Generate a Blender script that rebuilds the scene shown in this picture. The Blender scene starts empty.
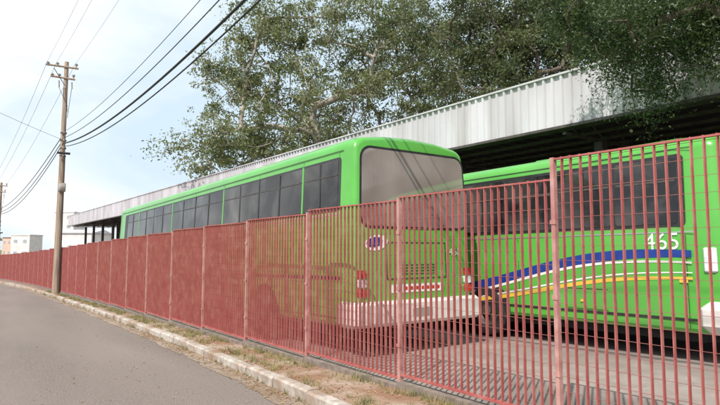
import bpy, math, random
import numpy as np
from mathutils import Vector, Matrix
random.seed(7); rng=np.random.default_rng(7)
S=bpy.context.scene
C=bpy.data.collections.new("scene"); S.collection.children.link(C)

# ------------------------------------------------------------------ materials
def mat(name,c1,c2=None,scale=5.0,rough=0.7,bump=0.0,metal=0.0,coat=0.0,detail=6,dist=0.0,c3=None,scale3=0.6,lo=.35,hi=.65,stretch=None,spec=0.5,lo3=.45,hi3=.68,ior=None,str3=None):
    m=bpy.data.materials.new(name); m.use_nodes=True
    nt=m.node_tree; N=nt.nodes; L=nt.links
    b=N["Principled BSDF"]
    b.inputs["Roughness"].default_value=rough; b.inputs["Metallic"].default_value=metal
    b.inputs["Coat Weight"].default_value=coat
    b.inputs["Specular IOR Level"].default_value=spec
    if ior: b.inputs["IOR"].default_value=ior
    tc=N.new("ShaderNodeTexCoord"); src=tc.outputs["Object"]; raw=src
    if stretch:
        mp=N.new("ShaderNodeMapping"); mp.inputs["Scale"].default_value=stretch
        L.new(src,mp.inputs[0]); src=mp.outputs[0]
    n=N.new("ShaderNodeTexNoise"); n.inputs["Scale"].default_value=scale; n.inputs["Detail"].default_value=detail
    n.inputs["Distortion"].default_value=dist
    L.new(src,n.inputs["Vector"])
    r=N.new("ShaderNodeValToRGB"); r.color_ramp.elements[0].position=lo; r.color_ramp.elements[1].position=hi
    c2=c2 or c1
    r.color_ramp.elements[0].color=(*c1,1); r.color_ramp.elements[1].color=(*c2,1)
    L.new(n.outputs["Fac"],r.inputs[0]); out=r.outputs[0]
    if c3:
        n3=N.new("ShaderNodeTexNoise"); n3.inputs["Scale"].default_value=scale3; n3.inputs["Detail"].default_value=7
        s3=src
        if str3:
            mp3=N.new("ShaderNodeMapping"); mp3.inputs["Scale"].default_value=str3; L.new(raw,mp3.inputs[0]); s3=mp3.outputs[0]
        L.new(s3,n3.inputs["Vector"])
        r3=N.new("ShaderNodeValToRGB"); r3.color_ramp.elements[0].position=lo3; r3.color_ramp.elements[1].position=hi3
        L.new(n3.outputs["Fac"],r3.inputs[0])
        mx=N.new("ShaderNodeMixRGB"); L.new(r3.outputs[0],mx.inputs[0]); L.new(out,mx.inputs[1]); mx.inputs[2].default_value=(*c3,1)
        out=mx.outputs[0]
    L.new(out,b.inputs["Base Color"])
    if bump>0:
        bp=N.new("ShaderNodeBump"); bp.inputs["Strength"].default_value=bump; bp.inputs["Distance"].default_value=.02
        L.new(n.outputs["Fac"],bp.inputs["Height"]); L.new(bp.outputs[0],b.inputs["Normal"])
    return m

M_asph=mat("asphalt",(.12,.095,.085),(.25,.205,.18),scale=48,rough=.95,bump=.8,detail=10,c3=(.235,.19,.165),scale3=.5,lo3=.35,hi3=.75,lo=.3,hi=.7,str3=(1.6,.25,1))
M_side=mat("pavement_concrete",(.34,.25,.19),(.46,.38,.31),scale=9,rough=.95,bump=.6,c3=(.25,.14,.085),scale3=1.3,lo3=.36,hi3=.58)
M_kerb=mat("kerb_concrete",(.34,.29,.25),(.52,.47,.42),scale=9,rough=.9,bump=.5,c3=(.27,.18,.12),scale3=1.3,lo3=.42,hi3=.62)
M_lot=mat("lot_concrete",(.26,.21,.19),(.33,.28,.255),scale=4,rough=.9,bump=.2,c3=(.18,.15,.135),scale3=.4)
M_ground=mat("earth",(.2,.12,.07),(.14,.14,.06),scale=.3,rough=1)
M_fence=mat("fence_paint",(.35,.082,.074),(.41,.115,.105),scale=3,rough=.6,c3=(.46,.19,.16),scale3=5,lo3=.5,hi3=.8)
M_rod=mat("fence_rod_paint",(.24,.09,.08),(.30,.13,.11),scale=3,rough=.6)
M_post=mat("fence_post_paint",(.38,.16,.145),(.52,.29,.26),scale=6,rough=.65)
M_plinth=mat("plinth",(.16,.125,.105),(.26,.21,.185),scale=8,rough=.95,bump=.3)
M_green=mat("bus_green_paint",(.082,.375,.045),(.10,.42,.058),scale=1.3,rough=.3,coat=.4,c3=(.10,.34,.062),scale3=.7)
M_white=mat("bus_white_paint",(.55,.53,.50),(.72,.70,.67),scale=2.5,rough=.4,coat=.2)
M_rub=mat("black_rubber",(.015,.015,.016),(.03,.028,.027),scale=8,rough=.7)
M_glass=mat("tinted_glass_painted_reflection",(.010,.011,.013),(.11,.11,.105),scale=.9,rough=.04,spec=.5,detail=4,dist=.6,lo=.42,hi=.75)  # dark tint; the paler noise blotches are reflections painted into the colour
M_rglass=mat("rear_glass_painted_haze",(.17,.14,.125),(.30,.26,.235),scale=.8,rough=.05,spec=.9,detail=2,ior=1.7)  # pale grey-brown base colour paints in a hazy reflection on the pane
M_frame=mat("window_frame",(.02,.02,.02),(.035,.035,.035),rough=.4)
M_alu=mat("aluminium_trim",(.4,.4,.4),(.5,.5,.5),rough=.35,metal=.6)
M_red=mat("tail_lamp_red",(.45,.015,.012),(.5,.03,.02),rough=.15)
M_lamp=mat("lamp_clear",(.6,.63,.65),(.75,.77,.8),rough=.12)
M_blue=mat("blue_decal",(.01,.035,.22),(.015,.05,.28),rough=.35)
M_yel=mat("yellow_decal",(.62,.42,.05),(.7,.48,.07),rough=.35)
M_wd=mat("white_decal",(.66,.70,.62),(.78,.8,.76),rough=.35)
M_fd=mat("faded_decal",(.36,.55,.30),(.5,.62,.45),rough=.4,scale=14)
M_dark=mat("underbody_dark",(.012,.012,.012),(.02,.02,.02),rough=.9)
M_fascia=mat("galvanised_sheet",(.52,.505,.545),(.62,.605,.645),scale=.8,rough=.6,c3=(.43,.41,.425),scale3=1.2,stretch=(1,1,.2))
M_under=mat("roof_underside_painted_shade",(.03,.028,.026),(.045,.042,.04),scale=.6,rough=.9)  # near-black colour paints in the shade beneath the canopy
M_steel=mat("dark_steel",(.05,.045,.04),(.09,.08,.07),rough=.6)
M_wallin=mat("depot_wall_painted_shade",(.05,.046,.042),(.08,.075,.068),scale=.7,rough=.95)  # dark grey paints the interior gloom into the wall colour
M_bark=mat("bark",(.22,.19,.16),(.42,.38,.33),scale=5,rough=.95,bump=.5,stretch=(1,1,.3))
M_bark2=mat("bark_dark",(.07,.055,.045),(.15,.12,.1),scale=6,rough=.95,bump=.5,stretch=(1,1,.3))
M_wood=mat("pole_wood",(.22,.155,.115),(.40,.31,.24),scale=5,rough=.9,bump=.5,stretch=(3,3,.2))
M_wire=mat("cable",(.02,.02,.02),(.03,.03,.03),rough=.7)
M_cer=mat("ceramic",(.22,.18,.15),(.4,.36,.33),rough=.3)
M_bw=mat("render_white",(.60,.57,.55),(.70,.68,.66),scale=.6,rough=.9)
M_bo=mat("render_orange",(.58,.42,.34),(.64,.47,.38),scale=.6,rough=.9)  # lightened wall colour, distance haze painted in
M_roof=mat("fibre_cement_roof",(.42,.4,.38),(.5,.48,.46),scale=2,rough=.9)
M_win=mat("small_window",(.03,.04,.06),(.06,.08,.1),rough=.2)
M_winh=mat("distant_window_painted_haze",(.30,.33,.37),(.38,.41,.44),rough=.4)  # panes lightened to paint distance haze into their colour
M_litter=mat("dead_leaf",(.22,.12,.06),(.42,.29,.16),scale=30,rough=.95)
M_grass=mat("dry_grass",(.11,.14,.04),(.32,.27,.12),scale=4,rough=.9)

def leafmat(name,tr=.35):
    m=bpy.data.materials.new(name); m.use_nodes=True
    nt=m.node_tree;N=nt.nodes;L=nt.links
    for n in list(N): N.remove(n)
    o=N.new("ShaderNodeOutputMaterial"); a=N.new("ShaderNodeAttribute"); a.attribute_name="leafcol"
    d=N.new("ShaderNodeBsdfPrincipled"); d.inputs["Roughness"].default_value=.45; d.inputs["Specular IOR Level"].default_value=.5
    t=N.new("ShaderNodeBsdfTranslucent"); mx=N.new("ShaderNodeMixShader"); mx.inputs[0].default_value=tr
    L.new(a.outputs["Color"],d.inputs["Base Color"]); L.new(a.outputs["Color"],t.inputs["Color"])
    L.new(d.outputs[0],mx.inputs[1]); L.new(t.outputs[0],mx.inputs[2]); L.new(mx.outputs[0],o.inputs[0])
    return m
M_leaf=leafmat("foliage",.4)

# ------------------------------------------------------------------ mesh helpers
class MB:
    def __init__(s): s.v=[];s.f=[];s.mi=[];s.mats=[]
    def m(s,mt):
        if mt not in s.mats: s.mats.append(mt)
        return s.mats.index(mt)
    def add(s,vs,fs,mt):
        o=len(s.v); s.v+= [tuple(p) for p in vs]; k=s.m(mt)
        for f in fs: s.f.append(tuple(i+o for i in f)); s.mi.append(k)
    def box(s,x0,x1,y0,y1,z0,z1,mt,M=None):
        vs=[Vector((x,y,z)) for z in (z0,z1) for y in (y0,y1) for x in (x0,x1)]
        if M is not None: vs=[M@p for p in vs]
        s.add(vs,[(0,2,3,1),(4,5,7,6),(0,1,5,4),(2,6,7,3),(0,4,6,2),(1,3,7,5)],mt)
    def rbox(s,x0,x1,y0,y1,z0,z1,mt,c=.03):
        def ring(z,i):
            a,b,cc,d=x0+i,x1-i,y0+i,y1-i
            return [(a+c,cc,z),(b-c,cc,z),(b,cc+c,z),(b,d-c,z),(b-c,d,z),(a+c,d,z),(a,d-c,z),(a,cc+c,z)]
        rs=[ring(z0,c*.7),ring(z0+c,0),ring(z1-c,0),ring(z1,c*.7)]
        vs=[p for r in rs for p in r]; fs=[]
        for k in range(3):
            for i in range(8): fs.append((k*8+i,k*8+(i+1)%8,(k+1)*8+(i+1)%8,(k+1)*8+i))
        fs.append(tuple(reversed(range(8)))); fs.append(tuple(range(24,32)))
        s.add(vs,fs,mt)
    def tube(s,p0,p1,r0,r1,mt,n=8,caps=True):
        p0=Vector(p0);p1=Vector(p1);d=(p1-p0)
        if d.length<1e-6:return
        d.normalize(); a=Vector((0,0,1)) if abs(d.z)<.9 else Vector((1,0,0))
        u=d.cross(a).normalized(); w=d.cross(u)
        vs=[]
        for p,r in((p0,r0),(p1,r1)):
            for i in range(n):
                t=2*math.pi*i/n; vs.append(p+u*math.cos(t)*r+w*math.sin(t)*r)
        fs=[(i,(i+1)%n,n+(i+1)%n,n+i) for i in range(n)]
        if caps: fs+= [tuple(reversed(range(n))),tuple(range(n,2*n))]
        s.add(vs,fs,mt)
    def obj(s,name,parent=None,smooth=False,angle=35):
        me=bpy.data.meshes.new(name); me.from_pydata(s.v,[],s.f)
        for mt in s.mats: me.materials.append(mt)
        me.polygons.foreach_set("material_index",s.mi)
        if smooth:
            me.polygons.foreach_set("use_smooth",[True]*len(s.f))
            me.set_sharp_from_angle(angle=math.radians(angle))
        me.update()
        ob=bpy.data.objects.new(name,me); C.objects.link(ob)
        if parent: ob.parent=parent
        return ob
def empty(name,loc=(0,0,0),rot=(0,0,0)):
    e=bpy.data.objects.new(name,None); e.location=loc; e.rotation_euler=rot; C.objects.link(e); return e

# ------------------------------------------------------------------ terrain
def g(y):
    if y<-40: return .8
    if y<60: return -.02*y
    if y>100: return -1.6
    t=(y-60)/40; return -1.2-.8*(t-.5*t*t)
KY=[-200,-40,0,5.44,7.92,10.3,14,20.4,33.6,45,60,80,110,160,400]
KX=[1.5,2.7,3.15,3.5,3.67,3.78,3.9,4.0,4.08,3.95,3.25,1.3,-5,-22,-110]
FY=[-200,0,37,45,60,80,110,160,400]
FX=[4.57,4.57,4.57,4.5,3.95,2.2,-3.6,-20,-108]
kx=lambda y: float(np.interp(y,KY,KX)); fx=lambda y: float(np.interp(y,FY,FX))
ys=list(np.arange(-60,180,1.0))+list(range(180,401,20))
def strip(name,xa,xb,dz,mt,ylist=ys,nx=1):
    b=MB(); vs=[];fs=[]
    for y in ylist:
        a,c=xa(y),xb(y)
        for i in range(nx+1): vs.append((a+(c-a)*i/nx,y,g(y)+dz))
    n=nx+1
    for k in range(len(ylist)-1):
        for i in range(nx): fs.append((k*n+i,k*n+i+1,(k+1)*n+i+1,(k+1)*n+i))
    b.add(vs,fs,mt); return b.obj(name)
gy=[-3000,-40]+list(range(-30,100,5))+[100,400,4000]
strip("ground",lambda y:-3000,lambda y:3000,-.30,M_ground,gy)
strip("road",lambda y:kx(y)-11,lambda y:kx(y)-.16,-.131,M_asph)
M_gut=mat("gutter_concrete",(.22,.165,.125),(.34,.275,.22),scale=6,rough=.95,bump=.3,c3=(.20,.13,.08),scale3=1.1)
strip("gutter",lambda y:kx(y)-.28-.03*math.sin(y*2.3)-.02*math.sin(y*7.1),lambda y:kx(y)-.01,-.125,M_gut,list(np.arange(-20,60,.25))+list(range(60,200,2)))
strip("pavement",lambda y:kx(y)+.14,lambda y:fx(y)+.1,.0,M_side)
strip("depot_yard",lambda y:fx(y)+.1,lambda y:fx(y)+60,-.006,M_lot)
b=MB(); y=-12.0
while y<120:
    L_=1.0 if y<40 else 2.0
    a,c=y+.008,y+L_-.008; xa,xc=kx(a),kx(c); za,zc=g(a),g(c)
    j=random.uniform(-.014,.014); h=.012+random.uniform(-.014,.008); ch=.025
    vs=[]
    for (yy,xx,zz) in((a,xa,za),(c,xc,zc)):
        j2=j+random.uniform(-.006,.006)
        vs+=[(xx+j2,yy,zz-.29),(xx+j2,yy,zz+h-ch),(xx+j2+ch,yy,zz+h),(xx+j2+.14,yy,zz+h),(xx+j2+.14,yy,zz-.29)]
    b.add(vs,[(0,5,6,1),(1,6,7,2),(2,7,8,3),(3,8,9,4),(0,1,2,3,4),(9,8,7,6,5)],M_kerb)
    y+=L_
b.obj("kerb")
b=MB()
for i in range(6000):
    y=random.uniform(2,45) if i%3 else random.uniform(3,14)
    q=random.random()
    if q<.45: x=kx(y)-abs(random.gauss(0,.14))-.01; z=g(y)-.118
    elif q<.93: x=kx(y)+.14+abs(random.gauss(0,.35)); z=g(y)+.012
    else: x=kx(y)-random.uniform(.1,2.8); z=g(y)-.12
    if x>4.5: x=4.5-random.random()*.3
    s_=random.uniform(.008,.024); t=random.uniform(0,6.28); k=random.uniform(.3,.8)
    cx,sx=math.cos(t)*s_,math.sin(t)*s_
    b.add([(x-cx,y-sx,z),(x+sx*k,y-cx*k,z+random.random()*.015),(x+cx,y+sx,z+.004),(x-sx*k,y+cx*k,z+random.random()*.015)],[(0,1,2,3)],M_litter)
b.obj("leaf_litter")
b=MB()
for i in range(2600):
    y=1.5+34*random.random()**1.4
    if math.sin(y*1.7)+math.sin(y*4.1+1)+random.gauss(0,.7)<-.4: continue
    q=random.random()
    x=4.47-abs(random.gauss(0,.12)) if q<.5 else (kx(y)+.16+abs(random.gauss(0,.14)) if q<.88 else kx(y)-.02)
    x=min(x,4.49); gz=g(y)-(.125 if x<kx(y) else 0)
    hh=random.uniform(.03,.14)
    for k in range(random.randint(7,14)):
        a=random.uniform(0,6.28); r=random.uniform(0,.05); x0=x+r*math.cos(a)*(1 if x>kx(y) else .3); y0=y+r*math.sin(a)
        a2=random.uniform(0,6.28); ln=hh*random.uniform(.5,1.2); w_=.003
        dx,dy=math.cos(a2)*ln*.6,math.sin(a2)*ln*.6
        b.add([(x0-w_*math.sin(a2),y0+w_*math.cos(a2),gz),(x0+w_*math.sin(a2),y0-w_*math.cos(a2),gz),(x0+dx,y0+dy,gz+ln)],[(0,1,2)],M_grass)
b.obj("dry_grass")

# ------------------------------------------------------------------ fence
def fence():
    b=MB(); P=2.27; y0=5.46-P*5
    posts=[]; y=y0
    while y<150: posts.append(y); y+=P
    for k in range(len(posts)-1):
        ya,yb=posts[k],posts[k+1]; xa,xb=fx(ya),fx(yb)
        ym=(ya+yb)/2
        base=max(g(ya),g(yb))+.11
        top=g(ym)+2.36+random.uniform(-.015,.02)
        if ya<3.0: top=g(ym)+2.505
        d=Vector((xb-xa,yb-ya,0)); Ln=d.length; d.normalize()
        M=Matrix(((d.y,d.x,0,xa),(-d.x,d.y,0,ya),(0,0,1,0),(0,0,0,1)))
        n=int(round(Ln/.093)); far=ya>45
        for i in range(1,n):
            yy=Ln*i/n+random.uniform(-.003,.003)
            jx=random.uniform(-.002,.002)
            b.box(-.018+jx,.018+jx,yy-.0045,yy+.0045,base,top+random.uniform(-.004,.004),M_fence,M)
        if not far:
            z=base+.09
            while z<top-.03:
                b.box(-.0022,.0022,.025,Ln-.025,z-.0018,z+.0018,M_rod,M); z+=.132
        b.box(-.021,.021,.024,Ln-.024,base-.004,base+.022,M_fence,M)
        b.box(-.0205,.0205,.024,Ln-.024,top-.020,top-.004,M_fence,M)
        b.box(-.07,.07,.0,Ln-.001,g(ym)-.25,g(ym)+.065,M_plinth,M)
        pt=top+.02
        if 3<ya<3.5: pt=g(ya)+2.53
        b.box(-.027,.027,-.020,.020,g(ya)-.2,pt,M_post,M)
        for zz in (.5,1.2,1.9):
            b.box(-.034,-.0275,-.030,.030,g(ya)+zz,g(ya)+zz+.04,M_post,M)
    return b.obj("metal_fence")
fence()

# ------------------------------------------------------------------ buses
def ribbon(b,f,pts,mt):
    vs=[];fs=[]
    for y,a,c in pts: vs+=[f(y,a),f(y,c)]
    for i in range(len(pts)-1): fs.append((2*i,2*i+1,2*i+3,2*i+2))
    b.add(vs,fs,mt)
def panel(b,f,u0,u1,v0,v1,r,mt,e=.006,skew=(0,0),tilt=(0,0)):
    pts=[]
    for (cu,cv,a0) in((u1-r,v1-r,0),(u0+r,v1-r,90),(u0+r,v0+r,180),(u1-r,v0+r,270)):
        for k in range(6):
            a=math.radians(a0+90*k/5); uu=cu+r*math.cos(a); vv=cv+r*math.sin(a)
            t=(vv-v0)/(v1-v0); 
            mid=(u0+u1)/2; uu=mid+(uu-mid)*(1+skew[0]*(t-.5)); pts.append((uu,vv))
    mu,mv=(u0+u1)/2,(v0+v1)/2
    n=len(pts); o=[f(p[0],p[1],e+tilt[0]*(p[0]-mu)+tilt[1]*(p[1]-mv)) for p in pts]; i=[f(p[0],p[1],-.02) for p in pts]
    b.add(o+i,[tuple(range(n))]+[(k,(k+1)%n,n+(k+1)%n,n+k) for k in range(n)],mt)

def make_bus(name,loc,W,L,H,z0,sill,slope,wheels,plan_r=.22,lk=.05,roof_ins=.9):
    root=empty(name,loc,(-slope,0,0))
    hw=W/2
    prof=[(hw-.05,z0),(hw-.01,z0+.06),(hw,.95),(hw,sill-.12),(hw-.012,sill),(hw-.06,H-.30)]
    for k in range(1,7):
        a=math.radians(90*k/6); prof.append((hw-.06-.26*(1-math.cos(a)),H-.30+.22*math.sin(a)))
    prof+=[(hw*.45,H-.025),(0,H)]
    ring=[(x,z) for x,z in prof]+[(-x,z) for x,z in reversed(prof[:-1])]
    n=len(ring)
    def lean(z): return max(0,z-1.2)*lk
    st=[]
    for t,ins in ((0,plan_r*.62),(.02,plan_r*.42),(.06,plan_r*.22),(.12,plan_r*.09),(.22,.02*plan_r/.22),(.4,0)):
        st.append((t*plan_r/.22,ins))
    stations=[(y,i,0) for y,i in st]+[(y,0,.5) for y in np.linspace(1.2,L-1.2,9)]+[(L-y,i,1) for y,i in reversed(st)]
    b=MB(); vs=[];fs=[]
    for y,ins,e in stations:
        w0=max(0,1-y/.8); w1=max(0,1-(L-y)/.8)
        for x,z in ring:
            xx=x*(hw-ins)/hw; zz=z-(ins*roof_ins)*min(1,(z-(H-.35))/.2) if z>H-.35 else z
            yy=y+lean(z)*w0-lean(z)*w1
            vs.append((xx+hw,yy,zz))
    for k in range(len(stations)-1):
        for i in range(n-1): fs.append((k*n+i,(k+1)*n+i,(k+1)*n+i+1,k*n+i+1))
        fs.append((k*n+n-1,(k+1)*n+n-1,(k+1)*n,k*n))
    for off,flip in((0,0),((len(stations)-1)*n,1)):
        for i in range((n-1)//2):
            q=(off+i,off+i+1,off+n-2-i,off+n-1-i)
            if len(set(q))==4: fs.append(q if not flip else tuple(reversed(q)))
            else: fs.append(tuple(dict.fromkeys(q)))
    b.add(vs,fs,M_green); b.obj("body",root,True,30)
    b=MB(); b.box(.2,W-.2,.5,L-.5,.3,z0+.02,M_dark)
    b.obj("chassis",root)
    def sx(z): return 0 if z<sill-.12 else (.012*(z-sill+.12)/.12 if z<sill else .012+.048*(z-sill)/(H-.30-sill))
    side=lambda y,z,e=.004: (sx(z)-e,y,z)
    oside=lambda y,z,e=.004: (W-sx(z)+e,y,z)
    end0=lambda x,z,e=.004: (x,lean(z)-e,z)
    end1=lambda x,z,e=.004: (x,L-lean(z)+e,z)
    b=MB()
    for wy in wheels:
        for xx,s in((.02,1),(W-.02,-1)):
            pts=[(wy+.62*math.cos(math.radians(a)),.5+.62*math.sin(math.radians(a))) for a in range(0,181,12)]
            pts=[(p[0],max(p[1],z0)) for p in pts]
            xf=-.004 if s==1 else W+.004
            b.add([(xf,p[0],p[1]) for p in pts]+[(xf,pts[0][0],z0),(xf,pts[-1][0],z0)],[tuple(range(len(pts)))],M_dark)
            prof_t=[(.0,.30),(.0,.46),(.03,.50),(.22,.50),(.25,.46),(.25,.30)]
            m=28; vv=[];ff=[]
            for i in range(m):
                a=2*math.pi*i/m
                for d,r in prof_t: vv.append((xx-s*.03+s*d,wy+r*math.cos(a),.5+r*math.sin(a)))
            q=len(prof_t)
            for i in range(m):
                for j in range(q-1): ff.append((i*q+j,((i+1)%m)*q+j,((i+1)%m)*q+j+1,i*q+j+1))
            b.add(vv,ff,M_rub)
            vv=[];ff=[];pr=[(.0,.30),(.03,.28),(.08,.22),(.05,.12),(.0,.11),(-.01,0.02)]
            for i in range(m):
                a=2*math.pi*i/m
                for d,r in pr: vv.append((xx-s*.03+s*d,wy+r*math.cos(a),.5+r*math.sin(a)))
            q=len(pr)
            for i in range(m):
                for j in range(q-1): ff.append((i*q+j,((i+1)%m)*q+j,((i+1)%m)*q+j+1,i*q+j+1))
            b.add(vv,ff,M_steel)
    b.obj("wheels",root,True,40)
    return dict(root=root,side=side,oside=oside,end0=end0,end1=end1,sx=sx,lean=lean)

def text(s_,size,root,mtx,mt,name):
    cu=bpy.data.curves.new(name,'FONT'); cu.body=s_; cu.size=size; cu.extrude=.002; cu.align_x='CENTER'; cu.align_y='CENTER'
    cu.materials.append(mt)
    o=bpy.data.objects.new(name,cu); C.objects.link(o); o.parent=root; o.matrix_local=mtx; return o
rt=lambda s=.006:(random.uniform(-s,s),random.uniform(-s,s))

# ---- bus whose tail faces us
W1,L1,H1=2.70,16.0,3.74
B=make_bus("city_bus",(5.22,7.33,g(7.33)),W1,L1,H1,.50,2.40,.02,[3.2,12.9],plan_r=.15,lk=.03)
root=B["root"]; sd=B["side"]; E0=B["end0"]
b=MB()
wy=[.47,1.68,3.55,5.5,7.45,9.4,11.3,13.1,14.7]
wz0,wz1=2.45,3.29
panel(b,sd,.42,15.1,wz0-.05,wz1+.04,.07,M_frame,.004)
panel(b,B["oside"],.42,15.1,wz0-.05,wz1+.04,.07,M_frame,.004)
b.obj("window_surround",root)
b=MB(); c=MB()
for i in range(len(wy)-1):
    a,d=wy[i]+.035,wy[i+1]-.035
    for ff in (sd,B["oside"]):
        ms=(a+d)/2
        panel(b,ff,a,ms-.01,wz0,wz1,.05,M_glass,.009,tilt=rt(.006))
        panel(b,ff,ms+.01,d,wz0,wz1,.05,M_glass,.012,tilt=rt(.006))
        panel(c,ff,ms-.022,ms+.022,wz0+.01,wz1-.01,.004,M_frame,.019)
        panel(c,ff,a+.02,d-.02,wz1-.27,wz1-.25,.004,M_steel,.0185)
        panel(c,ff,d+.008,d+.062,wz0-.03,wz1+.02,.004,M_green if i%2==0 else M_frame,.018)
b.obj("side_windows",root); c.obj("window_bars",root)
b=MB()
for z,h,mt in((2.34,.02,M_alu),(1.25,.06,M_rub),(.62,.012,M_frame)):
    ribbon(b,lambda y,z_:sd(y,z_,.008),[(.35,z,z+h),(L1-.5,z,z+h)],mt)
ribbon(b,lambda y,z_:sd(y,z_,.014),[(.35,3.42,3.435),(L1-.5,3.42,3.435)],M_frame)
for yy in (1.1,2.3,4.2,6,7.8,9.8,11.6,13.6):
    ribbon(b,lambda y,z_:sd(y,z_,.005),[(yy,.55,2.28),(yy+.008,.55,2.28)],M_frame)
for yy in wy: ribbon(b,lambda y,z_:sd(y,z_,.005),[(yy,3.345,3.41),(yy+.008,3.345,3.41)],M_frame)
b.obj("side_trim",root)
b=MB()
panel(b,E0,.15,2.62,2.10,3.50,.22,M_frame,.006,skew=(-.05,0))
panel(b,E0,.19,2.58,2.14,3.455,.19,M_rglass,.013,skew=(-.05,0))
b.obj("rear_window",root)
b=MB()
b.rbox(-.07,W1+.07,-.13,.42,.50,.90,M_white,.05)
b.obj("rear_bumper",root)
b=MB()
for x0,x1 in((.05,.22),(W1-.22,W1-.05)):
    for k,z in enumerate((.98,1.13,1.28)):
        panel(b,E0,x0,x1,z,z+.13,.03,M_red if k!=1 else M_lamp,.02)
panel(b,E0,.75,1.95,1.02,1.16,.02,M_wd,.006)
for k in range(9):
    panel(b,E0,.80+k*.125,.85+k*.125,1.06,1.12,.01,M_red,.009)
panel(b,E0,.66,2.04,1.25,1.265,.006,M_frame,.005)
panel(b,E0,.66,2.04,1.86,1.875,.006,M_frame,.005)
panel(b,E0,.66,.672,1.266,1.859,.005,M_frame,.006)
panel(b,E0,2.028,2.04,1.266,1.859,.005,M_frame,.006)
for k in range(4): panel(b,E0,.9,1.8,1.33+k*.05,1.342+k*.05,.005,M_frame,.006)
panel(b,lambda x,z,e:(x,-.13-e,z),1.1,1.55,.62,.76,.01,M_alu,.006)
b.obj("rear_lamps_and_panels",root)
b=MB()
def oval(cx,cz,a,c_,mt,e):
    pts=[E0(cx+a*math.cos(t)*1.0,cz+c_*math.sin(t)+.12*a*math.cos(t),e) for t in np.linspace(0,2*math.pi,28,endpoint=False)]
    b.add(pts,[tuple(range(28))],mt)
oval(.46,1.86,.24,.13,M_wd,.006); oval(.42,1.87,.17,.085,M_blue,.010)
b.obj("plain_oval_mark",root)
MR=lambda x,z,e:Matrix(((1,0,0,x),(0,0,-1,B["lean"](z)-e),(0,1,0,z),(0,0,0,1)))
text("468",.20,root,MR(2.27,1.70,.010),M_fd,"fleet_number")
b=MB()
for y in (4,11): b.rbox(.85,1.75,y,y+.9,H1-.02,H1+.05,M_green,.03)
b.obj("roof_hatches",root)

# ---- bus seen from its side
W2,L2,H2=2.55,12.6,3.50
ox,oy=8.87,3.30
B2=make_bus("city_bus",(ox,oy,g(oy)),W2,L2,H2,.45,1.95,.013,[4.55,9.9],plan_r=.42,roof_ins=.5)
r2=B2["root"]; s2=B2["side"]
b=MB(); c=MB()
panel(b,s2,.62,12.1,2.02,3.14,.08,M_frame,.004)
b.obj("window_surround",r2)
b=MB()
edges=[.68,1.75,2.85,4.0,5.2,6.6,8.0,9.4,10.8,12.0]
for i in range(len(edges)-1):
    a,d=edges[i]+.04,edges[i+1]-.04
    ms=(a+d)/2
    panel(b,s2,a,ms-.01,2.07,3.09,.06,M_glass,.009,tilt=rt(.006))
    panel(b,s2,ms+.01,d,2.07,3.09,.06,M_glass,.012,tilt=rt(.006))
    panel(c,s2,ms-.02,ms+.02,2.08,3.08,.004,M_frame,.0185)
    panel(c,s2,a+.02,d-.02,2.72,2.75,.004,M_steel,.018)
b.obj("side_windows",r2); c.obj("window_bars",r2)
b=MB()
def wave(y0,y1,zf,th,mt,e):
    P=[]
    for y in np.linspace(y0,y1,40):
        t=(y-y0)/(y1-y0); w=th*(.35+.65*math.sin(math.pi*min(1,max(0,.08+.9*t)))) ; z=zf(y); P.append((y,z-w/2,z+w/2))
    ribbon(b,lambda y,z_:s2(y,z_,e),P,mt)
wave(.55,7.6,lambda y:1.60-.07*(y-.5)+.10*math.sin((y-.4)*1.05)-.012*(y-.5)**2,.20,M_blue,.0060)
wave(.55,7.6,lambda y:1.49-.07*(y-.5)+.10*math.sin((y-.6)*1.05)-.012*(y-.5)**2,.05,M_wd,.0064)
wave(.55,7.6,lambda y:1.24-.07*(y-.5)+.06*math.sin((y-.4)*1.2)-.010*(y-.5)**2,.075,M_yel,.0060)
wave(.55,7.6,lambda y:1.31-.07*(y-.5)+.07*math.sin((y-.2)*1.1)-.010*(y-.5)**2,.03,M_wd,.0064)
ribbon(b,lambda y,z_:s2(y,z_,.006),[(.5,.62,.66),(L2-.6,.62,.66)],M_frame)
ribbon(b,lambda y,z_:s2(y,z_,.010),[(.5,3.21,3.225),(L2-.6,3.21,3.225)],M_frame)
ribbon(b,lambda y,z_:s2(y,z_,.008),[(.5,1.93,1.95),(L2-.6,1.93,1.95)],M_alu)
for yy in (.62,1.75,2.9,3.7,5.5,6.6,8,9.2,10.8):
    ribbon(b,lambda y,z_:s2(y,z_,.005),[(yy,.5,1.9),(yy+.01,.5,1.9)],M_frame)
for y0_,y1_ in ((1.9,2.7),(5.6,6.4)):
    for zz in (.68,1.02): ribbon(b,lambda y,z_:s2(y,z_,.0055),[(y0_,zz,zz+.01),(y1_,zz,zz+.01)],M_frame)
b.obj("livery_stripes",r2)
text("465",.36,r2,Matrix(((0,0,-1,-.010),(-1,0,0,.97),(0,1,0,1.79),(0,0,0,1))),M_wd,"fleet_number")
b=MB(); b.rbox(-.05,W2+.05,-.10,.55,.45,.92,M_white,.12); b.obj("front_bumper",r2)
b=MB(); e2=B2["end0"]
panel(b,e2,.32,W2-.32,1.75,3.05,.15,M_frame,.006); panel(b,e2,.36,W2-.36,1.8,3.0,.13,M_glass,.012)
b.obj("windscreen",r2)
b=MB()
for x0,x1 in((.30,.62),(W2-.62,W2-.30)):
    panel(b,e2,x0,x1,1.1,1.32,.09,M_frame,.01); panel(b,e2,x0+.03,x1-.03,1.13,1.29,.07,M_lamp,.03)
b.rbox(.0,.06,.22,.40,1.34,1.70,M_lamp,.02)
b.box(-.014,.0,.62,.74,1.18,1.26,M_yel)
for yy in (2.3,5.4,8): b.box(-.016,.0,yy,yy+.1,.80,.84,M_yel)
b.obj("lamps",r2)
b=MB()
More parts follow.
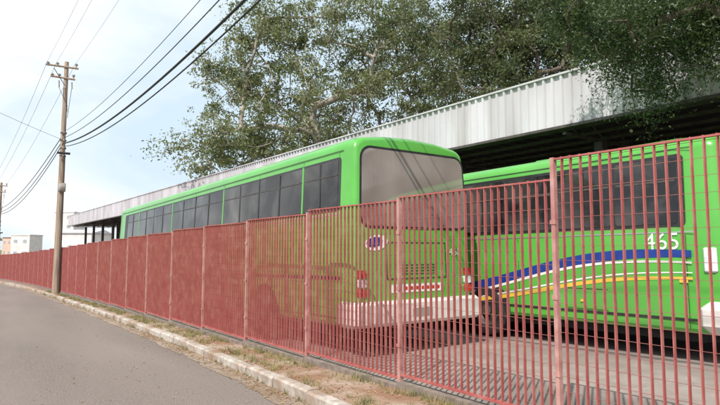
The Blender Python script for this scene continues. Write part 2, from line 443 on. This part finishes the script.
b.tube((.1,.1,2.9),(-.12,-.18,2.95),.014,.014,M_frame); b.tube((-.12,-.18,2.95),(-.12,-.18,2.75),.014,.014,M_frame)
b.rbox(-.2,-.04,-.21,-.15,2.35,2.75,M_frame,.02)
b.obj("door_mirror",r2)
b=MB()
for y in (3,9): b.rbox(.85,1.75,y,y+.9,H2-.02,H2+.05,M_green,.03)
b.obj("roof_hatches",r2)

# ------------------------------------------------------------------ depot canopy
dep=empty("bus_depot_canopy")
XF=11.85
def corr(b,x,y0,y1,z0,z1,step,amp,mt,vertical=True,x1=None):
    vs=[];y=y0
    while y<y1:
        for yy,dx in ((y,0),(y+step*.62,0),(y+step*.70,-amp),(y+step*.92,-amp)):
            if vertical: vs+=[(x+dx,yy,z0),(x+dx,yy,z1)]
            else: vs+=[(x,yy,z0+dx),(x1,yy,z1+dx)]
        y+=step
    n=len(vs)//2
    b.add(vs,[(2*i,2*i+2,2*i+3,2*i+1) for i in range(n-1)],mt)
b=MB(); corr(b,XF,-14,80,4.60,5.85,.25,.06,M_fascia); b.obj("fascia_sheeting",dep)
b=MB()
b.box(XF-.08,XF+.10,-14.05,80.3,5.853,5.90,M_fascia)
b.box(XF-.07,XF+.07,-14.05,80.3,4.53,4.597,M_steel)
b.box(XF,17.6,80.3,80.38,4.6,5.9,M_bw)
b.obj("fascia_trim",dep)
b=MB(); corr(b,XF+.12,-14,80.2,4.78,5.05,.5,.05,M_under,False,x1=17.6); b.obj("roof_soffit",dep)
b=MB(); corr(b,XF+.12,-14,80.2,5.80,5.55,.5,.05,M_fascia,False,x1=17.7); b.obj("roof_sheeting",dep)
b=MB()
y=-12.0
while y<80:
    b.box(XF+.10,17.5,y-.05,y+.05,4.40,4.46,M_steel)
    x=XF+.1;k=0
    while x<17.3:
        b.tube((x,y,4.46 if k%2 else 4.8),(x+.6,y,4.8 if k%2 else 4.46),.022,.022,M_steel,5); x+=.6;k+=1
    b.rbox(XF+1.55,XF+1.80,y-.12,y+.12,g(y)-.1,4.4,M_steel,.02)
    b.rbox(17.2,17.45,y-.12,y+.12,g(y)-.1,4.4,M_steel,.02)
    y+=5.0
for x in np.arange(XF+.7,17.5,.95): b.box(x-.03,x+.03,-14,80,4.62,4.70,M_steel)
b.obj("trusses_and_columns",dep)
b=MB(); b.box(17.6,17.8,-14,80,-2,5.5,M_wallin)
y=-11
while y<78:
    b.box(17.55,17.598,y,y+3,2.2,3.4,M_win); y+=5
b.obj("rear_wall",dep)

# ------------------------------------------------------------------ utility poles & cables
def pole(name,x,y,h):
    b=MB(); z=g(y)-.2
    for i in range(8):
        t0,t1=i/8,(i+1)/8
        r0,r1=.17-.07*t0,.17-.07*t1
        b.tube((x+.05*t0,y,z+(h+.2)*t0),(x+.05*t1,y,z+(h+.2)*t1),r0,r1,M_wood,12,i in(0,7))
    zt=g(y)+h
    px=x+.05
    R=Vector((.93,-.36,0))
    for zz,l in ((zt-.35,1.0),(zt-.95,.75)):
        a=Vector((px,y-.12,zz)); 
        b.tube(a-R*l+Vector((0,0,.12)),a+R*l*.55,.055,.055,M_wood,6)
        for q in (-.9,-.45,.45):
            p=a+R*q*l
            b.tube(p+Vector((0,0,.05)),p+Vector((0,0,.26)),.03,.05,M_cer,8); b.tube(p+Vector((0,0,.18)),p+Vector((0,0,.22)),.085,.085,M_cer,8)
    b.tube((px,y-.12,zt-1.4),(px-.6,y-.1,zt-.45),.02,.02,M_steel,5)
    for zz in (zt-5.0,zt-4.6,zt-4.2,zt-3.8):
        b.tube((px-.02,y-.12,zz),(px-.02,y-.28,zz),.02,.02,M_steel,6)
        b.tube((px-.02,y-.28,zz-.06),(px-.02,y-.28,zz+.06),.05,.05,M_cer,8)
        b.tube((px,y,zz-.03),(px,y,zz+.03),.155,.155,M_steel,12)
    for k in range(3):
        s0=Vector((px-.35+.3*k,y-.2,zt-1.1)); 
        b.tube(s0,s0+Vector((.02,0,-.35)),.035,.035,M_cer,6); b.tube(s0+Vector((0,0,-.35)),(px+.12,y-.1,zt-2.4-.3*k),.012,.012,M_wire,4)
    b.rbox(px-.16,px+.16,y-.38,y-.14,zt-6.9,zt-6.45,M_cer,.03)
    b.tube((px-.3,y-.3,zt-4.9),(px+.3,y-.3,zt-4.9),.06,.06,M_wire,8)
    b.tube((px+.12,y-.06,g(y)),(px+.1,y-.06,zt-5),.025,.025,M_steel,6)
    return b.obj(name,None,True,40)
P1=(4.32,32.4,12.1); P2=(3.45,64.5,9.4)
pole("utility_pole",*P1); pole("utility_pole",*P2)
P0=(3.9,-7.0,12.1)
pole("utility_pole",*P0)
cb=bpy.data.curves.new("overhead_cables",'CURVE'); cb.dimensions='3D'; cb.bevel_depth=1.0; cb.bevel_resolution=1
def cable(p,q,sag,r):
    s=cb.splines.new('POLY'); n=40; s.points.add(n)
    for i in range(n+1):
        t=i/n; z=p[2]+(q[2]-p[2])*t-4*sag*t*(1-t)
        s.points[i].co=(p[0]+(q[0]-p[0])*t,p[1]+(q[1]-p[1])*t,z,1); s.points[i].radius=r
g1=g(P1[1])
for dx,z1,zq,sag,r in ((0,7.5,7.0,1.46,.030),(.05,7.35,6.9,1.56,.018),(-.05,7.75,7.35,1.30,.013),(-.02,8.1,7.8,1.2,.009)):
    cable((P1[0]+dx,P1[1]-.28,z1+g1+.2),(P0[0]+dx,P0[1]-.28,zq+.9),sag,r)
for q in (-.9,-.45,.45):
    cable((P1[0]+q*.93,P1[1],12.0+g1),(P0[0]+q*.93,P0[1],12.2),.7,.005)
    cable((P1[0]+q*.93,P1[1],12.0+g1),(P2[0]+q*.93,P2[1],9.2+g(P2[1])),.5,.008)
for k,(z1,z2,sg) in enumerate(((7.5,6.3,.9),(7.7,6.5,.8),(8.0,6.8,.7))):
    cable((P1[0],P1[1]-.28,z1+g1+.2),(P2[0],P2[1]-.28,z2+g(P2[1])),sg,.022)
cable((P1[0],P1[1]-.2,7.9+g1),(-8,26,11.6),.4,.008)
cb.materials.append(M_wire)
co=bpy.data.objects.new("overhead_cables",cb); C.objects.link(co)

# ------------------------------------------------------------------ trees
def make_tree(name,base,trunk_top,lobes,nclump,leaves_per,csize,lsize,cols,bark,seed,filt=None,droop=0.0,rt=.018,flat=.6):
    R_=np.random.default_rng(seed)
    base=np.array(base,float); tt=np.array(trunk_top,float)
    wts=np.array([l[2][0]*l[2][1]*l[2][2] for l in lobes])**.75; wts/=wts.sum()
    Fv=np.array([.586,.81,0]);Rv=np.array([.81,-.586,0])
    cl=[]
    while len(cl)<nclump:
        k=R_.choice(len(lobes),p=wts); c,_,rad=lobes[k]
        d=R_.normal(size=3); d/=np.linalg.norm(d); q=R_.random()**.42
        p=np.array(c)+ (Rv*d[0]*rad[0]+Fv*d[1]*rad[1]+np.array([0,0,1])*d[2]*rad[2])*q
        if filt and not filt(p): continue
        cl.append(p)
    cl=np.array(cl)
    nodes=[base]; par=[-1]; 
    for i in range(1,7):
        nodes.append(base+(tt-base)*i/6+R_.normal(size=3)*np.array([.08,.08,0])); par.append(i-1)
    order=np.argsort(np.linalg.norm(cl-tt,axis=1)); ends=[]
    targets=[(np.array(l[0])+R_.normal(size=3)*.5) for l in lobes]+[cl[i] for i in order]
    for ti,p in enumerate(targets):
        A=np.array(nodes); 
        dd=np.linalg.norm(A-p,axis=1); dd[:3]+=100
        dt=np.linalg.norm(A-tt,axis=1)
        cost=dd+.22*dt
        j=int(np.argmin(cost)); a=A[j]; Ln=np.linalg.norm(p-a)
        n=max(2,int(Ln/.55)); up=np.array([0,0,1.0])
        off=R_.normal(size=3)*Ln*.12 + up*Ln*.10
        last=j
        for i in range(1,n+1):
            t=i/n; q=a+(p-a)*t+off*4*t*(1-t)*.6+R_.normal(size=3)*.05
            nodes.append(q); par.append(last); last=len(nodes)-1
        if ti>=len(lobes): ends.append(last)
    N_=len(nodes); cnt=np.zeros(N_)
    for e in ends: cnt[e]+=1
    for i in range(N_-1,0,-1): cnt[par[i]]+=cnt[i]
    rad=rt*np.sqrt(cnt+.3)
    root=empty(name)
    b=MB()
    for i in range(1,N_):
        r0=rad[par[i]]; r1=rad[i]
        r0=min(r0,r1*1.35+.004)
        b.tube(nodes[par[i]],nodes[i],r0,r1,bark,7 if r1>.05 else 4,False)
    b.obj("trunk_and_limbs",root,True,60)
    nl=(R_.uniform(.4,1.5,len(cl))*leaves_per).astype(int)
    idx=np.repeat(np.arange(len(cl)),nl); n=len(idx)
    cs=R_.uniform(.6,1.35,len(cl))*csize
    o=R_.normal(size=(n,3))*np.array([1,1,flat])
    sub=R_.integers(0,9,n); so=R_.normal(size=(len(cl),9,3))*np.array([1,1,flat])
    pos=cl[idx]+cs[idx][:,None]*(so[idx,sub]*.8+o*.36)
    if droop>0:
        pos[:,2]-=droop*np.abs(R_.normal(size=n))*R_.random(n)
    sz=lsize*R_.uniform(.6,1.4,n)
    u=R_.normal(size=(n,3)); u/=np.linalg.norm(u,axis=1)[:,None]
    w=R_.normal(size=(n,3))
    w-= (w*u).sum(1)[:,None]*u; w/=np.linalg.norm(w,axis=1)[:,None]
    V=np.empty((n,4,3)); V[:,0]=pos-u*sz[:,None]; V[:,1]=pos+w*sz[:,None]*.42; V[:,2]=pos+u*sz[:,None]; V[:,3]=pos-w*sz[:,None]*.42
    me=bpy.data.meshes.new("foliage"); me.vertices.add(n*4); me.vertices.foreach_set("co",V.reshape(-1))
    me.loops.add(n*4); me.loops.foreach_set("vertex_index",np.arange(n*4))
    me.polygons.add(n); me.polygons.foreach_set("loop_start",np.arange(n)*4); me.polygons.foreach_set("loop_total",np.full(n,4))
    me.update(calc_edges=True)
    cols=np.array(cols); cc=R_.random(len(cl)); 
    t=np.clip(cc[idx]*.65+R_.random(n)*.35,0,.999)*(len(cols)-1); k=t.astype(int); fr=(t-k)[:,None]
    col=cols[k]*(1-fr)+cols[k+1]*fr; col=col*R_.uniform(.75,1.25,(n,1))
    ca=np.ones((n,4,4)); ca[:,:,:3]=col[:,None,:]
    at=me.color_attributes.new("leafcol",'FLOAT_COLOR','CORNER'); at.data.foreach_set("color",ca.reshape(-1))
    me.materials.append(M_leaf)
    ob=bpy.data.objects.new("foliage",me); C.objects.link(ob); ob.parent=root
    return root
F_=np.array([.586,.81,0]);Rr=np.array([.81,-.586,0])
def W(px,py,d):
    """world spot for a bearing/elevation survey from the kerb, distance d"""
    u=(px-360)/560; v=(202.5-py)/560; f=.9965-.0837*v; z=.0837+.9965*v; t=d/f
    p=F_*d+Rr*u*t; return (p[0],p[1],1.6+z*t)
colA=[(.085,.11,.035),(.145,.175,.06),(.21,.235,.10),(.31,.32,.19)]
colB=[(.05,.075,.025),(.09,.12,.042),(.14,.165,.065),(.19,.21,.10)]
colC=[(.022,.045,.014),(.045,.08,.022),(.08,.12,.038),(.13,.17,.065)]
lob=lambda px,py,d,r:(W(px,py,d),0,r)
make_tree("tall_tree",(19.6,30.3,-.6),(19.6,30.3,5.5),[
    lob(320,95,36,(6.2,5,4.6)),lob(225,140,35,(3.0,3,1.9)),lob(182,150,34.5,(1.5,1.5,.8)),lob(238,75,36,(2.6,3,2.6)),lob(275,25,36,(3,3,2.4)),lob(345,15,36,(5,4,3.2)),
    lob(410,60,37,(4.5,4,5)),lob(440,120,36,(4,3.5,2.6)),lob(280,150,35,(5,3,2)),lob(225,172,35,(2.5,2,.8)),lob(355,165,35,(4,3,1.6))],
    470,205,.66,.10,colA,M_bark,11,rt=.021)
make_tree("tall_tree",(22.6,19.4,-.4),(22.4,19.2,6.0),[
    lob(500,60,30,(4.6,4,4.6)),lob(560,40,30,(4.5,4,4.5)),lob(480,10,30,(5,4,3)),lob(630,30,31,(5,4,4.5)),lob(470,105,30,(2.6,3,1.6))],
    440,250,.6,.09,colB,M_bark2,12,rt=.021)
make_tree("feathery_tree",(9.3,.2,0),(9.6,.8,4.6),[
    lob(690,25,10.5,(2.2,1.8,1.0)),lob(640,10,10.5,(1.5,1.6,.9)),lob(590,25,10.8,(1.0,1.0,.7)),lob(612,78,10.9,(.45,.5,.45)),lob(640,88,10.6,(.35,.4,.25)),lob(700,72,10.3,(.7,.8,.35)),
    lob(560,5,11,(.8,.9,.45)),lob(650,45,10.8,(1.2,1,.6)),((9.5,0.5,7),0,(3,3,1.5)),lob(760,0,9.5,(2,2,1.4))],
    380,270,.25,.032,colC,M_bark2,13,filt=lambda p: not(p[0]>11.4 and p[2]<6.3) ,droop=.35,rt=.009,flat=.7)
make_tree("distant_trees",(-4,165,-1.6),(-4,165,1),[((6-i*6,165+i*5,1.6+random.random()),0,(4,3,2.0)) for i in range(7)],
    140,120,1.0,.3,[(.12,.16,.10),(.17,.21,.14),(.22,.25,.18)],M_bark2,14,rt=.03)

# ------------------------------------------------------------------ distant buildings (distance haze put into their lightened colours)
def house(name,x,y,w,d,h,wall,roof=None,rows=2,cols=4,rot=-35.9):
    r=empty(name,(x,y,g(y)-.1),(0,0,math.radians(rot)))
    b=MB(); b.box(-w/2,w/2,-d/2,d/2,0,h,wall); b.obj("walls",r)
    b=MB()
    if roof:
        b.add([(-w/2-.4,-d/2-.4,h+.02),(w/2+.4,-d/2-.4,h+.02),(w/2+.4,d/2+.4,h+.02),(-w/2-.4,d/2+.4,h+.02),(-w/2-.4,0,h+w*.12),(w/2+.4,0,h+w*.12)],
          [(0,1,5,4),(2,3,4,5),(0,4,3),(1,2,5),(3,2,1,0)],roof)
    else:
        b.box(-w/2-.15,w/2+.15,-d/2-.15,d/2+.15,h+.003,h+.35,wall)
    b.obj("roof",r)
    b=MB()
    for i in range(rows):
        for j in range(cols):
            cx=-w/2+w*(j+.5)/cols; cz=h*(i+.5)/rows
            b.box(cx-w*.2/cols,cx+w*.2/cols,-d/2-.04,-d/2+.02,cz-.5,cz+.6,M_winh)
            b.box(-w/2-.04,-w/2+.02,-d/2+d*(j+.5)/cols-.5,-d/2+d*(j+.5)/cols+.5,cz-.5,cz+.6,M_winh)
    b.obj("windows",r)
def at(px,d):
    u=(px-360)/560; p=F_*d+Rr*u*d; return p[0],p[1]
x,y=at(71,190); house("apartment_block",x,y,6.5,9,15.5,M_bw,None,5,2)
x,y=at(28,200); house("white_house",x,y,6.5,8,8.2,M_bw,None,2,2)
x,y=at(14,230); house("orange_house",x,y,3.6,8,8.2,M_bo,M_roof,2,2)
x,y=at(86,150); house("warehouse",x,y,9,12,7.5,M_bw,M_fascia,1,4)

# ------------------------------------------------------------------ sky, sun, camera
w=bpy.data.worlds.new("World"); S.world=w; w.use_nodes=True
nt=w.node_tree;N=nt.nodes;L=nt.links
bg=N["Background"]; bg.inputs["Strength"].default_value=.13
sdir=Vector((-.70,-.42,.95)).normalized()
el=math.asin(sdir.z); az=math.atan2(sdir.x,sdir.y)
sky=N.new("ShaderNodeTexSky"); sky.sky_type='NISHITA'; sky.sun_disc=False; sky.sun_elevation=el; sky.sun_rotation=az
sky.air_density=1.0; sky.dust_density=2.5
tc=N.new("ShaderNodeTexCoord"); mp=N.new("ShaderNodeMapping"); mp.inputs["Scale"].default_value=(1,1,2.2); mp.inputs["Location"].default_value=(.3,.1,.2)
nz=N.new("ShaderNodeTexNoise"); nz.inputs["Scale"].default_value=1.9; nz.inputs["Detail"].default_value=7; nz.inputs["Distortion"].default_value=.5
rp=N.new("ShaderNodeValToRGB"); rp.color_ramp.elements[0].position=.42; rp.color_ramp.elements[1].position=.62
rp.color_ramp.elements[0].color=(6.0/9.5,7.3/9.5,8.4/9.5,1); rp.color_ramp.elements[1].color=(9.2/9.5,9.35/9.5,1,1)
ms=N.new("ShaderNodeMixRGB"); ms.blend_type='MULTIPLY'; ms.inputs[0].default_value=1; ms.inputs[2].default_value=(9.5,9.5,9.5,1)
mx=N.new("ShaderNodeMixRGB"); mx.inputs[0].default_value=.88
L.new(tc.outputs["Generated"],mp.inputs[0]); L.new(mp.outputs[0],nz.inputs["Vector"]); L.new(nz.outputs["Fac"],rp.inputs[0])
L.new(rp.outputs[0],ms.inputs[1]); L.new(sky.outputs[0],mx.inputs[1]); L.new(ms.outputs[0],mx.inputs[2]); L.new(mx.outputs[0],bg.inputs["Color"])
sl=bpy.data.lights.new("sun",'SUN'); sl.energy=5.0; sl.angle=math.radians(.5); sl.color=(1,.94,.86)
so=bpy.data.objects.new("sun",sl); so.rotation_euler=sdir.to_track_quat('Z','Y').to_euler(); C.objects.link(so)
cam=bpy.data.cameras.new("camera"); cam.lens=28; cam.sensor_width=36; cam.clip_end=6000
co=bpy.data.objects.new("camera",cam); co.location=(0,0,1.6); co.rotation_euler=(math.radians(94.8),0,math.radians(-35.9)); C.objects.link(co)
S.camera=co
S.view_settings.view_transform='Standard'; S.view_settings.look='None'; S.view_settings.exposure=0
